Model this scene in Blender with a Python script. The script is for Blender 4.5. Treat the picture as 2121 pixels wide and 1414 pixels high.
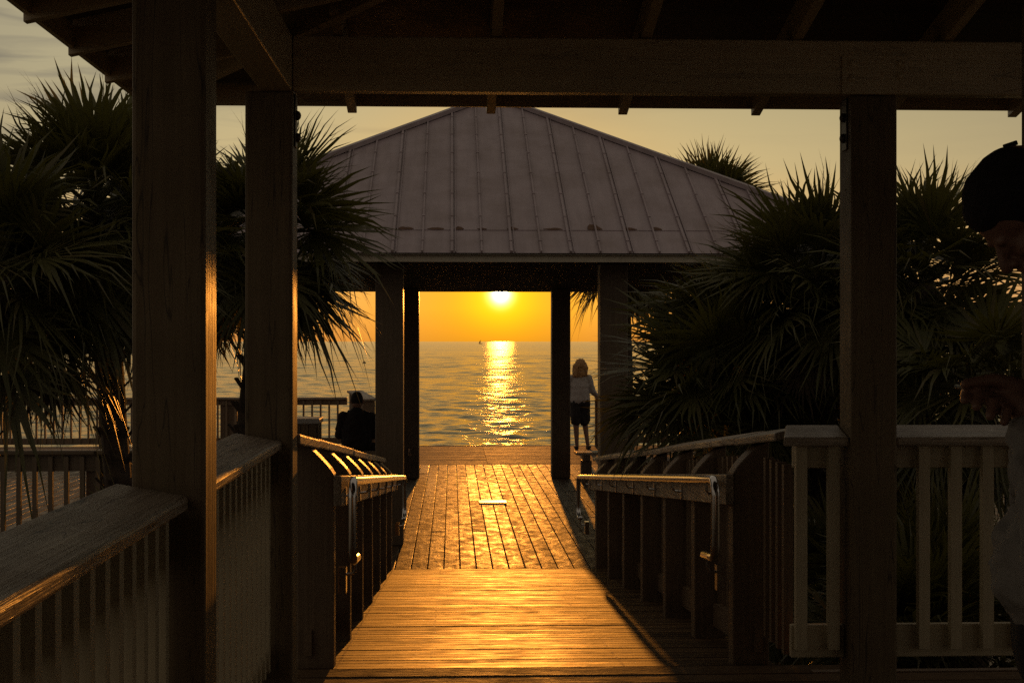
import bpy, bmesh, math, random
from mathutils import Vector, Matrix, noise
R = math.radians
random.seed(7)
for o in list(bpy.data.objects): bpy.data.objects.remove(o)
SC = bpy.context.scene
COL = SC.collection

# ------------------------------------------------------------------ camera
cam_d = bpy.data.cameras.new('camera')
cam = bpy.data.objects.new('camera', cam_d); COL.objects.link(cam)
CAMZ = 1.47
YAW = math.atan(124.5 / 3000)
cam.location = (0, 0, CAMZ)
cam.rotation_euler = (R(90), 0, -YAW)
cam_d.sensor_width = 36; cam_d.lens = 36 * 3000 / 2121
cam_d.clip_start = 0.05; cam_d.clip_end = 90000
SC.camera = cam

# ------------------------------------------------------------------ sun and sky
SUN_AZ = math.atan((1037 - 936) / 3000)      # to the right of +Y
SUN_EL = math.atan(98.5 / 3000)
SD = Vector((math.sin(SUN_AZ) * math.cos(SUN_EL), math.cos(SUN_AZ) * math.cos(SUN_EL), math.sin(SUN_EL)))
sl = bpy.data.lights.new('sun', 'SUN'); sl.energy = 2.0; sl.angle = R(0.53); sl.color = (1.0, 0.34, 0.042)
so = bpy.data.objects.new('sun', sl); COL.objects.link(so)
so.rotation_euler = SD.to_track_quat('Z', 'Y').to_euler()

W = bpy.data.worlds.new('World'); SC.world = W; W.use_nodes = True
nt = W.node_tree; nt.nodes.clear()
def wn(t, **k):
    n = nt.nodes.new(t)
    for a, b in k.items(): setattr(n, a, b)
    return n
def wm(op, a, b=None, c=None, clamp=False):
    n = wn('ShaderNodeMath', operation=op); n.use_clamp = clamp
    for i, v in enumerate((a, b, c)):
        if v is None: continue
        if isinstance(v, (int, float)): n.inputs[i].default_value = v
        else: nt.links.new(v, n.inputs[i])
    return n.outputs[0]
def wmix(f, a, b, mode='MIX'):
    n = wn('ShaderNodeMixRGB', blend_type=mode)
    for i, v in enumerate((f, a, b)):
        if isinstance(v, (int, float)): n.inputs[i].default_value = v
        elif isinstance(v, tuple): n.inputs[i].default_value = v + (1,) if len(v) == 3 else v
        else: nt.links.new(v, n.inputs[i])
    return n.outputs[0]
tc = wn('ShaderNodeTexCoord')
nrm = wn('ShaderNodeVectorMath', operation='NORMALIZE'); nt.links.new(tc.outputs['Generated'], nrm.inputs[0])
sep = wn('ShaderNodeSeparateXYZ'); nt.links.new(nrm.outputs[0], sep.inputs[0])
elev = wm('MULTIPLY', wm('ARCSINE', sep.outputs['Z']), 180 / math.pi)
dot = wn('ShaderNodeVectorMath', operation='DOT_PRODUCT'); nt.links.new(nrm.outputs[0], dot.inputs[0]); dot.inputs[1].default_value = SD
ang = wm('MULTIPLY', wm('ARCCOSINE', wm('MINIMUM', dot.outputs['Value'], 1.0)), 180 / math.pi)
ramp = wn('ShaderNodeValToRGB'); nt.links.new(wm('DIVIDE', elev, 40.0, clamp=True), ramp.inputs[0])
er = ramp.color_ramp
stops = [(0.0, (.62, .25, .06)), (.035, (.80, .38, .105)), (.09, (.74, .44, .15)), (.17, (.56, .44, .21)), (.26, (.41, .36, .20)), (.38, (.29, .27, .175)), (1.0, (.17, .165, .14))]
er.elements[0].position = 0; er.elements[0].color = stops[0][1] + (1,)
er.elements[1].position = 1; er.elements[1].color = stops[-1][1] + (1,)
for p, c in stops[1:-1]:
    e = er.elements.new(p); e.color = c + (1,)
# thin cloud bands
mp = wn('ShaderNodeMapping'); nt.links.new(nrm.outputs[0], mp.inputs[0]); mp.inputs['Scale'].default_value = (5, 5, 42)
mp.inputs['Rotation'].default_value = (0, R(1.5), 0)
cn = wn('ShaderNodeTexNoise'); nt.links.new(mp.outputs[0], cn.inputs['Vector']); cn.inputs['Scale'].default_value = 1.6; cn.inputs['Detail'].default_value = 6; cn.inputs['Distortion'].default_value = .6
cl = wn('ShaderNodeMapRange'); nt.links.new(cn.outputs[0], cl.inputs[0]); cl.inputs[1].default_value = .43; cl.inputs[2].default_value = .60
hi = wn('ShaderNodeMapRange'); nt.links.new(elev, hi.inputs[0]); hi.inputs[1].default_value = 4; hi.inputs[2].default_value = 13
lft = wn('ShaderNodeMapRange'); nt.links.new(sep.outputs['X'], lft.inputs[0]); lft.inputs[1].default_value = 0.12; lft.inputs[2].default_value = -.25
lft.inputs[3].default_value = .12
cf = wm('MULTIPLY', wm('MULTIPLY', cl.outputs[0], hi.outputs[0]), lft.outputs[0])
sky = wmix(wm('MULTIPLY', cf, 1.0), wmix(wm('MULTIPLY', wm('MULTIPLY', hi.outputs[0], lft.outputs[0]), .5), ramp.outputs[0], (.66, .57, .34)), (.16, .155, .13))
# dimmer away from the sun, blue-mauve opposite it
aw = wn('ShaderNodeMapRange'); nt.links.new(ang, aw.inputs[0]); aw.inputs[1].default_value = 5; aw.inputs[2].default_value = 44; aw.interpolation_type = 'SMOOTHSTEP'
sky = wmix(aw.outputs[0], sky, (.185, .152, .118))
# aureole round the sun
def gauss(s): return wm('EXPONENT', wm('MULTIPLY', wm('POWER', wm('DIVIDE', ang, s), 2.0), -1.0))
hz = wn('ShaderNodeMapRange'); nt.links.new(elev, hz.inputs[0]); hz.inputs[1].default_value = -.1; hz.inputs[2].default_value = 1.3; hz.inputs[3].default_value = .62
sky = wmix(wm('MULTIPLY', gauss(5.2), .95), sky, wmix(hz.outputs[0], (.10, .02, 0), (.98, .43, .004)))
glow = wn('ShaderNodeMixRGB', blend_type='ADD'); glow.inputs[0].default_value = 1
def scaled(col, f):
    n = wn('ShaderNodeVectorMath', operation='SCALE'); n.inputs[0].default_value = col; nt.links.new(f, n.inputs['Scale']); return n.outputs[0]
sky = wmix(1.0, sky, scaled((.75, .42, .0), gauss(1.25)), 'ADD')
sky = wmix(1.0, sky, scaled((8, 6.2, 2.6), gauss(0.33)), 'ADD')
disc = wm('LESS_THAN', ang, .265)
sky = wmix(1.0, sky, scaled((26, 20, 11), disc), 'ADD')
bg = wn('ShaderNodeBackground'); nt.links.new(sky, bg.inputs[0]); bg.inputs[1].default_value = 1.0
ns = wn('ShaderNodeTexSky', sky_type='NISHITA'); ns.sun_disc = False; ns.sun_elevation = SUN_EL; ns.sun_rotation = SUN_AZ
bg2 = wn('ShaderNodeBackground'); nt.links.new(ns.outputs[0], bg2.inputs[0]); bg2.inputs[1].default_value = 0.006
ad = wn('ShaderNodeAddShader'); nt.links.new(bg.outputs[0], ad.inputs[0]); nt.links.new(bg2.outputs[0], ad.inputs[1])
wo = wn('ShaderNodeOutputWorld'); nt.links.new(ad.outputs[0], wo.inputs[0])

SC.view_settings.view_transform = 'Standard'; SC.view_settings.look = 'None'
SC.view_settings.gamma = 1; SC.view_settings.exposure = 0.0
SC.render.engine = 'CYCLES'
SC.cycles.max_bounces = 6; SC.cycles.diffuse_bounces = 3; SC.cycles.glossy_bounces = 3
SC.cycles.sample_clamp_indirect = .8; SC.cycles.blur_glossy = 2.0; SC.cycles.sample_clamp_direct = 22.0; SC.cycles.use_denoising = False
SC.cycles.caustics_reflective = False; SC.cycles.caustics_refractive = False

# ------------------------------------------------------------------ materials
class NT:
    def __init__(s, name):
        s.m = bpy.data.materials.new(name); s.m.use_nodes = True
        s.t = s.m.node_tree; s.b = s.t.nodes['Principled BSDF']
    def n(s, t, **k):
        n = s.t.nodes.new(t)
        for a, b in k.items(): setattr(n, a, b)
        return n
    def l(s, a, b): s.t.links.new(a, b)
    def coords(s, scale, rot=(0, 0, 0)):
        tc = s.n('ShaderNodeTexCoord'); mp = s.n('ShaderNodeMapping'); s.l(tc.outputs['Object'], mp.inputs[0])
        mp.inputs['Scale'].default_value = scale; mp.inputs['Rotation'].default_value = rot; return mp.outputs[0]
    def noise(s, v, scale=1, detail=4, rough=.55, dist=0):
        n = s.n('ShaderNodeTexNoise'); s.l(v, n.inputs['Vector']); n.inputs['Scale'].default_value = scale
        n.inputs['Detail'].default_value = detail; n.inputs['Roughness'].default_value = rough; n.inputs['Distortion'].default_value = dist
        return n.outputs[0]
    def rng(s, v, a, b, c=0., d=1.):
        n = s.n('ShaderNodeMapRange'); s.l(v, n.inputs[0])
        for i, x in enumerate((a, b, c, d)): n.inputs[i + 1].default_value = x
        return n.outputs[0]
    def mix(s, f, a, b, mode='MIX'):
        n = s.n('ShaderNodeMixRGB', blend_type=mode)
        for i, v in enumerate((f, a, b)):
            if isinstance(v, (int, float)): n.inputs[i].default_value = v
            elif isinstance(v, tuple): n.inputs[i].default_value = v + (1,)
            else: s.l(v, n.inputs[i])
        return n.outputs[0]
    def math(s, op, a, b):
        n = s.n('ShaderNodeMath', operation=op)
        for i, v in enumerate((a, b)):
            if isinstance(v, (int, float)): n.inputs[i].default_value = v
            else: s.l(v, n.inputs[i])
        return n.outputs[0]
    def bump(s, h, strength, dist=.01):
        n = s.n('ShaderNodeBump'); s.l(h, n.inputs['Height']); n.inputs['Strength'].default_value = strength; n.inputs['Distance'].default_value = dist
        s.l(n.outputs[0], s.b.inputs['Normal'])

def wood(name, c1, c2, axis, rough=(.4, .65), grain=60, bump=.4, island=.25, wear=None, spec=.5, crack=0):
    s = NT(name)
    st = {0: (1.5, grain, grain), 1: (grain, 1.5, grain), 2: (grain, grain, 1.5)}[axis]
    v = s.coords(st)
    g = s.noise(v, 1, 5, .6, .4)
    big = s.noise(s.coords((3, 3, 3)), 1, 4, .6)
    col = s.mix(s.rng(g, .3, .7), c1, c2)
    col = s.mix(s.rng(big, .35, .75, 0, .45), col, tuple(x * .55 for x in c1))
    geo = s.n('ShaderNodeNewGeometry')
    isl = s.rng(geo.outputs['Random Per Island'], 0, 1, 1 - island, 1 + island)
    mul = s.n('ShaderNodeVectorMath', operation='SCALE'); s.l(col, mul.inputs[0]); s.l(isl, mul.inputs['Scale'])
    out = mul.outputs[0]
    if wear:
        wz = s.noise(s.coords((9, 9, 9)), 1, 6, .7)
        out = s.mix(s.rng(wz, .56, .62), out, wear)
    if crack:
        cst = {0: (.8, 16, 16), 1: (16, .8, 16), 2: (16, 16, .8)}[axis]
        cv = s.noise(s.coords(cst), 1, 2, .5, 1.2)
        cr = s.rng(s.math('ABSOLUTE', s.math('SUBTRACT', cv, .5), 0), 0, .012, 1, 0)
        out = s.mix(s.math('MULTIPLY', cr, crack), out, (.01, .008, .006))
    s.l(out, s.b.inputs['Base Color'])
    s.l(s.rng(big, .3, .7, *rough), s.b.inputs['Roughness'])
    s.b.inputs['Specular IOR Level'].default_value = spec
    s.bump(s.math('ADD', g, s.math('MULTIPLY', big, .6)), bump, .004)
    return s.m

def simple(name, col, rough=.5, metal=0, spec=.5, var=.25, scale=14, bump=0):
    s = NT(name)
    n = s.noise(s.coords((scale,) * 3), 1, 5, .6)
    c = s.mix(s.rng(n, .3, .7), tuple(x * (1 - var) for x in col), tuple(min(1, x * (1 + var)) for x in col))
    s.l(c, s.b.inputs['Base Color']); s.b.inputs['Roughness'].default_value = rough; s.b.inputs['Metallic'].default_value = metal
    s.b.inputs['Specular IOR Level'].default_value = spec
    if bump: s.bump(n, bump, .01)
    return s.m

M = {}
for ax, nm in ((0, 'x'), (1, 'y'), (2, 'z')):
    M['paint_' + nm] = wood('painted_timber_' + nm, (.15, .105, .055), (.21, .155, .085), ax, (.5, .72), 45, .35, .06, spec=.35, crack=.7)
    M['beam_' + nm] = wood('beam_paint_' + nm, (.55, .44, .27), (.66, .54, .34), ax, (.27, .45), 45, .3, .05, spec=.65, crack=.35)
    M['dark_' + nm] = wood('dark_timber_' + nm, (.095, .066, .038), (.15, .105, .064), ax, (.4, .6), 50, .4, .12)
    M['cream_' + nm] = wood('cream_painted_timber_' + nm, (.46, .39, .245), (.56, .475, .31), ax, (.45, .6), 40, .2, .06)
    M['cap_' + nm] = wood('weathered_timber_' + nm, (.20, .15, .10), (.50, .41, .30), ax, (.34, .6), 70, .95, .12, spec=.6, crack=.9)
    M['rail_' + nm] = wood('brown_rail_timber_' + nm, (.14, .092, .05), (.22, .15, .09), ax, (.42, .62), 60, .5, .15)

def deckwood(name, axis, c1, c2, rough, island, blot, bump, spec=.26):
    s = NT(name)
    st = {0: (1.2, 45, 45), 1: (45, 1.2, 45)}[axis]
    g = s.noise(s.coords(st), 1, 5, .65, .3)
    bl = s.noise(s.coords({0: (5, 9, 5), 1: (9, 4, 5)}[axis]), 1, 5, .65, .5)
    st2 = s.noise(s.coords((26, 26, 26)), 1, 4, .7)
    col = s.mix(s.rng(g, .3, .7), c1, c2)
    col = s.mix(s.rng(bl, .42, .68, 0, blot), col, tuple(x * .38 for x in c1))
    col = s.mix(s.rng(st2, .62, .72, 0, .6), col, (.02, .014, .01))
    geo = s.n('ShaderNodeNewGeometry')
    isl = s.rng(geo.outputs['Random Per Island'], 0, 1, 1 - island, 1 + island)
    mul = s.n('ShaderNodeVectorMath', operation='SCALE'); s.l(col, mul.inputs[0]); s.l(isl, mul.inputs['Scale'])
    s.l(mul.outputs[0], s.b.inputs['Base Color'])
    s.l(s.math('ADD', s.rng(bl, .3, .7, *rough), s.rng(geo.outputs['Random Per Island'], 0, 1, -.04, .07)), s.b.inputs['Roughness'])
    s.b.inputs['Specular IOR Level'].default_value = spec
    s.bump(s.math('ADD', s.math('MULTIPLY', g, .35), s.math('ADD', s.math('MULTIPLY', bl, 1.2), s.math('MULTIPLY', st2, .3))), bump, .008)
    return s.m
M['deck'] = deckwood('deck_boards', 1, (.09, .055, .028), (.145, .092, .050), (.38, .68), .25, .8, .55)
M['ramp'] = deckwood('ramp_boards', 0, (.075, .044, .020), (.125, .078, .039), (.48, .69), .36, .55, .30, .09)
M['landing'] = deckwood('landing_boards', 0, (.085, .052, .040), (.12, .08, .06), (.62, .8), .15, .6, .3)
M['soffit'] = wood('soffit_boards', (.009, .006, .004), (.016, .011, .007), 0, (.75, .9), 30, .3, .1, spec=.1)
M['steel'] = simple('brushed_steel', (.62, .60, .57), .17, 1, var=.06)
M['plate'] = simple('worn_steel', (.42, .38, .33), .36, 1, var=.2)
M['bolt'] = simple('old_bolt_steel', (.10, .085, .07), .5, .6)
def roofmat():
    s = NT('painted_metal_roof'); n = s.noise(s.coords((2.2, 2.2, 2.2)), 1, 6, .65); st = s.noise(s.coords((14, 1.2, 1.2)), 1, 5, .6, .4); f = s.noise(s.coords((60, 60, 60)), 1, 3)
    c = s.mix(s.rng(st, .35, .7), (.27, .218, .235), (.33, .268, .285)); c = s.mix(s.rng(n, .45, .75, 0, .55), c, (.21, .165, .145)); c = s.mix(s.rng(f, .64, .72, 0, .5), c, (.13, .10, .08))
    s.l(c, s.b.inputs['Base Color']); s.l(s.rng(n, .3, .7, .38, .6), s.b.inputs['Roughness']); s.bump(s.math('ADD', n, s.math('MULTIPLY', st, .3)), .25, .02)
    return s.m
M['roof'] = roofmat()
M['rust'] = simple('rust', (.10, .05, .025), .85, var=.4, scale=30)
M['trim'] = simple('cream_trim', (.42, .38, .30), .5, var=.1)
M['sand'] = simple('sand', (.22, .18, .12), .9, var=.3, scale=5, bump=.4)
M['skin'] = simple('skin', (.22, .12, .08), .55, var=.1)
M['hat'] = simple('black_knit', (.014, .012, .012), .9, var=.4, scale=160, bump=.5)
M['jacket'] = simple('pale_fabric', (.24, .22, .19), .85, var=.12, scale=30, bump=.2)
M['dark_cloth'] = simple('dark_fabric', (.022, .019, .018), .9, var=.3, scale=40, bump=.2)
M['white_cloth'] = simple('white_fabric', (.42, .39, .37), .85, var=.06, scale=30)
M['hair'] = simple('blond_hair', (.40, .22, .08), .5, var=.35, scale=60, bump=.4)
M['dark_hair'] = simple('dark_hair', (.03, .02, .015), .6, var=.3, scale=60)
M['phone'] = simple('black_plastic', (.012, .012, .013), .3, var=.05)
M['white'] = simple('white_paint', (.45, .43, .40), .5, var=.08)
M['bark'] = wood('palm_bark', (.05, .038, .028), (.12, .09, .065), 0, (.8, .95), 26, 1.0, 0)
M['bird'] = simple('buoy_dark', (.03, .03, .03), .6)

def leafmat():
    s = NT('palm_leaf')
    n = s.noise(s.coords((3, 3, 3)), 1, 3)
    geo = s.n('ShaderNodeNewGeometry')
    c = s.mix(s.rng(n, .35, .7), (.070, .074, .023), (.12, .112, .040))
    c = s.mix(s.rng(geo.outputs['Random Per Island'], .78, 1.0, 0, .6), c, (.15, .115, .055))
    s.l(c, s.b.inputs['Base Color']); s.b.inputs['Roughness'].default_value = .42; s.b.inputs['Specular IOR Level'].default_value = .45
    tr = s.n('ShaderNodeBsdfTranslucent'); tr.inputs[0].default_value = (.14, .13, .02, 1)
    mx = s.n('ShaderNodeMixShader'); mx.inputs[0].default_value = .3
    s.l(s.b.outputs[0], mx.inputs[1]); s.l(tr.outputs[0], mx.inputs[2])
    s.l(mx.outputs[0], s.t.nodes['Material Output'].inputs[0])
    return s.m
M['leaf'] = leafmat()
M['deadleaf'] = simple('dry_palm_leaf', (.10, .075, .045), .8, var=.4, scale=10)

def seamat():
    s = NT('sea_water'); s.t.nodes.remove(s.b)
    tc = s.n('ShaderNodeTexCoord'); sp = s.n('ShaderNodeSeparateXYZ'); s.l(tc.outputs['Object'], sp.inputs[0])
    lg = s.math('LOGARITHM', s.math('MAXIMUM', sp.outputs['Y'], 1.0), 10.0)
    rough = s.rng(lg, 1.85, 3.2, .10, .27)
    a = s.noise(s.coords((1.5, 1.0, 1)), 1, 4, .6, .3)
    c = s.noise(s.coords((5, 4.5, 1)), 1, 3, .6)
    bp = s.n('ShaderNodeBump'); s.l(s.math('ADD', s.math('MULTIPLY', a, .14), s.math('MULTIPLY', c, .025)), bp.inputs['Height']); bp.inputs['Strength'].default_value = .6; bp.inputs['Distance'].default_value = 1
    gl = s.n('ShaderNodeBsdfAnisotropic', distribution='BECKMANN'); s.l(rough, gl.inputs['Roughness']); s.l(bp.outputs[0], gl.inputs['Normal']); gl.inputs['Color'].default_value = (.98, .90, .74, 1)
    df = s.n('ShaderNodeBsdfDiffuse'); df.inputs['Color'].default_value = (.022, .018, .012, 1); s.l(bp.outputs[0], df.inputs['Normal'])
    fr = s.n('ShaderNodeFresnel'); fr.inputs['IOR'].default_value = 1.33; s.l(bp.outputs[0], fr.inputs['Normal'])
    mx = s.n('ShaderNodeMixShader'); s.l(s.math('MULTIPLY', fr.outputs[0], .95), mx.inputs[0]); s.l(df.outputs[0], mx.inputs[1]); s.l(gl.outputs[0], mx.inputs[2])
    s.l(mx.outputs[0], s.t.nodes['Material Output'].inputs[0])
    return s.m
M['sea'] = seamat()

# ------------------------------------------------------------------ mesh helpers
class MB:
    def __init__(s): s.v = []; s.f = []; s.mi = []; s.cur = 0
    def add(s, vs, fs):
        o = len(s.v); s.v += [tuple(p) for p in vs]
        for f in fs: s.f.append([o + i for i in f]); s.mi.append(s.cur)
        return s
    def box(s, x0, x1, y0, y1, z0, z1):
        return s.add([(x0, y0, z0), (x1, y0, z0), (x1, y1, z0), (x0, y1, z0), (x0, y0, z1), (x1, y0, z1), (x1, y1, z1), (x0, y1, z1)],
                     [(0, 3, 2, 1), (4, 5, 6, 7), (0, 1, 5, 4), (1, 2, 6, 5), (2, 3, 7, 6), (3, 0, 4, 7)])
    def hexa(s, lo, hi):
        return s.add(list(lo) + list(hi), [(0, 3, 2, 1), (4, 5, 6, 7), (0, 1, 5, 4), (1, 2, 6, 5), (2, 3, 7, 6), (3, 0, 4, 7)])
    def bar(s, p, q, w, h, up=(0, 0, 1), off=0):
        """a rectangular bar p>q, w across, h along up; p, q on the centre line"""
        p = Vector(p); q = Vector(q); d = (q - p).normalized(); u = Vector(up)
        a = d.cross(u).normalized(); u = a.cross(d).normalized()
        c = [(-w / 2, -h / 2), (w / 2, -h / 2), (w / 2, h / 2), (-w / 2, h / 2)]
        return s.add([p + a * x + u * y for x, y in c] + [q + a * x + u * y for x, y in c],
                     [(0, 1, 2, 3), (4, 7, 6, 5), (0, 4, 5, 1), (1, 5, 6, 2), (2, 6, 7, 3), (3, 7, 4, 0)])
    def prism(s, prof, place):
        """prof: list of 2-D points; place(u, v, k) with k 0/1 gives the two ends"""
        n = len(prof)
        return s.add([place(u, v, 0) for u, v in prof] + [place(u, v, 1) for u, v in prof],
                     [tuple(range(n)), tuple(range(2 * n - 1, n - 1, -1))] + [(i, i + n, (i + 1) % n + n, (i + 1) % n) for i in range(n)])
    def tube(s, pts, r, n=12, rs=None, cap=True):
        pts = [Vector(p) for p in pts]; o = len(s.v); prev = None
        for i, p in enumerate(pts):
            d = (pts[min(i + 1, len(pts) - 1)] - pts[max(i - 1, 0)]).normalized()
            if prev is None:
                a = d.orthogonal().normalized()
            else:
                a = (prev - d * prev.dot(d)).normalized()
            prev = a; b = d.cross(a); rr = rs[i] if rs else r
            for k in range(n):
                t = 2 * math.pi * k / n; s.v.append(tuple(p + a * math.cos(t) * rr + b * math.sin(t) * rr))
        for i in range(len(pts) - 1):
            for k in range(n):
                s.f.append([o + i * n + k, o + i * n + (k + 1) % n, o + (i + 1) * n + (k + 1) % n, o + (i + 1) * n + k]); s.mi.append(s.cur)
        if cap:
            s.f.append([o + k for k in range(n)][::-1]); s.mi.append(s.cur)
            s.f.append([o + (len(pts) - 1) * n + k for k in range(n)]); s.mi.append(s.cur)
        return s
    def ball(s, c, r, n=10, sc=(1, 1, 1)):
        pts = []; fs = []
        for i in range(n + 1):
            th = math.pi * i / n
            for k in range(n * 2):
                ph = math.pi * k / n
                pts.append((c[0] + r * sc[0] * math.sin(th) * math.cos(ph), c[1] + r * sc[1] * math.sin(th) * math.sin(ph), c[2] + r * sc[2] * math.cos(th)))
        for i in range(n):
            for k in range(2 * n):
                fs.append((i * 2 * n + k, (i + 1) * 2 * n + k, (i + 1) * 2 * n + (k + 1) % (2 * n), i * 2 * n + (k + 1) % (2 * n)))
        return s.add(pts, fs)
    def mesh(s, name, mats, smooth=False):
        me = bpy.data.meshes.new(name); me.from_pydata(s.v, [], s.f)
        for m in (mats if isinstance(mats, (list, tuple)) else [mats]): me.materials.append(m)
        if any(s.mi): me.polygons.foreach_set('material_index', s.mi)
        if smooth: me.polygons.foreach_set('use_smooth', [True] * len(me.polygons))
        me.validate(); me.update(); return me
    def build(s, name, mats, parent=None, bevel=0, smooth=False, loc=None):
        o = bpy.data.objects.new(name, s.mesh(name, mats, smooth)); COL.objects.link(o)
        if parent: o.parent = parent
        if loc is not None: o.location = loc
        if bevel: bev(o, bevel)
        return o
def bev(o, w):
    m = o.modifiers.new('edge', 'BEVEL'); m.width = w; m.segments = 2; m.limit_method = 'ANGLE'; m.angle_limit = R(40)
def tag(o, label=None, cat=None, group=None, kind=None):
    if label: o['label'] = label
    if cat: o['category'] = cat
    if group: o['group'] = group
    if kind: o['kind'] = kind
    return o
def thing(name, label, cat, loc=(0, 0, 0), group=None):
    o = bpy.data.objects.new(name, None); COL.objects.link(o); o.location = loc; o.empty_display_size = .1
    return tag(o, label, cat, group)
def put(name, me, parent, loc):
    o = bpy.data.objects.new(name, me); COL.objects.link(o); o.parent = parent; o.location = Vector(loc) - Vector(parent.location) if parent else loc
    return o
def px(u, v, Y):
    """photo pixel at world depth Y (used only to read sizes off the photograph)"""
    cx = (u - 1060.5) / 3000; cz = (706 - v) / 3000
    dx = cx * math.cos(YAW) + math.sin(YAW); dy = -cx * math.sin(YAW) + math.cos(YAW)
    return Vector((dx / dy * Y, Y, CAMZ + cz / dy * Y))

# ------------------------------------------------------------------ setting: water, ground, decks, ramp
ZD = -0.585; Y0 = 6.37; Y1 = 13.09
SL = (0 - ZD) / (Y1 - Y0)
def zr(y): return 0.0 if y < Y0 else max(ZD, -(y - Y0) * SL)
import numpy as np
rs_ = np.random.RandomState(4)
rows = list(60 * (1.0037 ** np.arange(0, 1090))); rows = [34, 48] + rows + [rows[-1] * q for q in (1.2, 1.6, 2.4, 4, 8, 16, 24)]
c_in = np.linspace(-.46, .54, 560); cols = np.concatenate([[-4, -2, -1.2, -.8, -.6], c_in, [.7, .9, 1.3, 2, 4]])
Yg = np.repeat(np.array(rows), len(cols)).reshape(len(rows), len(cols)); Xg = Yg * cols[None, :]
Zg = np.zeros_like(Yg)
for k in range(150):
    lam = 0.9 * (20.0 / .9) ** rs_.rand() ** 2.0; th_ = rs_.normal(0, 1.0 if lam < 4 else .6); kx, ky = np.sin(th_) * 2 * np.pi / lam, np.cos(th_) * 2 * np.pi / lam
    slope = .027 * rs_.uniform(.6, 1.4) * (1.0 if lam > 1.6 else .8)
    dy_ = Yg * .0037; amp = slope * lam / (2 * np.pi) * np.clip((lam / dy_ - 2.0) / 3.0, 0, 1) * (1.0 if lam < 3 else .78 if lam < 6 else np.clip((Yg - 90) / 260, .12, 1) * .6)
    gust = .55 + .45 * np.sin(Xg * .013 * rs_.rand() + Yg * .021 * rs_.rand() + rs_.rand() * 6.28)
    Zg += amp * gust * np.sin(kx * Xg + ky * Yg + rs_.rand() * 6.283)
Zg *= np.clip((Yg - 34) / 30, 0, 1)
nc = len(cols); nr = len(rows)
co = np.stack([Xg.ravel(), Yg.ravel(), Zg.ravel() - 4.0], 1)
idx = np.arange(nr * nc).reshape(nr, nc)
fs = np.stack([idx[:-1, :-1].ravel(), idx[:-1, 1:].ravel(), idx[1:, 1:].ravel(), idx[1:, :-1].ravel()], 1)
me = bpy.data.meshes.new('water'); me.vertices.add(len(co)); me.vertices.foreach_set('co', co.ravel())
me.loops.add(fs.size); me.loops.foreach_set('vertex_index', fs.ravel()); me.polygons.add(len(fs))
me.polygons.foreach_set('loop_start', np.arange(0, fs.size, 4)); me.polygons.foreach_set('loop_total', np.full(len(fs), 4)); me.polygons.foreach_set('use_smooth', np.ones(len(fs), bool))
me.materials.append(M['sea']); me.update(calc_edges=True); me.validate()
wob = bpy.data.objects.new('water', me); COL.objects.link(wob)
tag(wob, 'rippled sea with the golden sun path running to the horizon', 'sea', kind='structure')
g = MB(); gy = [-40, 0, 6, 12, 18, 24, 29, 36, 48, 62]; gz = [-1.15, -1.15, -1.12, -1.1, -1.15, -1.2, -1.4, -2.4, -3.6, -4.6]
gxs = [-60, -20, -8, -4, -2, 0, 2, 4, 8, 20, 60]
for j, y in enumerate(gy):
    for x in gxs: g.v.append((x, y, gz[j] + .05 * math.sin(x * 1.7 + y)))
for j in range(len(gy) - 1):
    for i in range(len(gxs) - 1):
        k = j * len(gxs) + i; g.f.append([k, k + 1, k + 1 + len(gxs), k + len(gxs)]); g.mi.append(0)
tag(g.build('ground', M['sand'], smooth=True), 'sandy planting bed and beach under the boardwalk', 'ground', kind='structure')

rb = random.Random(3)
d = MB(); P = .1482; gap = .009
x_first = -.074 - P * 82
for i in range(168):
    x0 = x_first + i * P; xa, xb = x0 + gap / 2, x0 + P - gap / 2
    ya = Y1 + .012
    if xb < -.9 or xa > 1.75: ya = 14.0
    cuts = [ya]; y = ya + rb.choice([.0, 1.2, 2.4]) + (i % 3) * .9 + 1.4
    while y < 23.7:
        cuts.append(y); y += rb.choice([2.4, 3.0, 3.6])
    cuts.append(24.18)
    for a, b in zip(cuts, cuts[1:]):
        dz = rb.uniform(-.0015, .0015)
        d.box(xa, xb, a + (.011 if a != ya else 0), b - (.011 if b != 24.18 else 0), ZD - .035, ZD + dz)
dk = d.build('boardwalk', M['deck'], bevel=.004); tag(dk, 'brown plank boardwalk with boards running out to the sea', 'boardwalk', kind='structure')
d = MB()
y = 24.2
while y < 28.4:
    for a, b in ((-12.2, -3.1), (-3.1, .6), (.6, 4.2), (4.2, 12.4)):
        d.box(a + .003, b - .003, y, y + .14, ZD - .035, ZD + rb.uniform(-.001, .001))
    y += .1445
d.box(-12.2, 12.4, y, y + .04, ZD - .25, ZD + .004)
tag(d.build('landing', M['landing']), 'landing of cross boards along the seaward edge', 'landing', kind='structure')

d = MB(); y = Y0 + .16; n = math.sqrt(1 + SL * SL); stp = .098
while y < Y1 - .02:
    yb = min(y + stp - rb.uniform(.009, .016), Y1 - .004)
    for a, b in ((-.74, 1.50),):
        j = rb.uniform(-.0018, .0018)
        z0, z1 = zr(y) + j, zr(yb) + j
        d.hexa([(a, y, z0 - .035), (b, y, z0 - .035), (b, yb, z1 - .035), (a, yb, z1 - .035)], [(a, y, z0), (b, y, z0), (b, yb, z1), (a, yb, z1)])
    y += stp
d.cur = 1
y = Y0 + .2
while y < Y1 - .05:
    for sx in (-.53, -.10, .79):
        if sx > -.3 and rb.random() < .35: continue
        for q in (0, .042):
            yy = y + q + .02; zz = zr(yy) + .0035
            ring = [(sx + .0075 * math.cos(t * math.pi / 3), yy + .0075 * math.sin(t * math.pi / 3), zz) for t in range(6)]
            d.add(ring, [tuple(range(6))])
    y += stp
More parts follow.
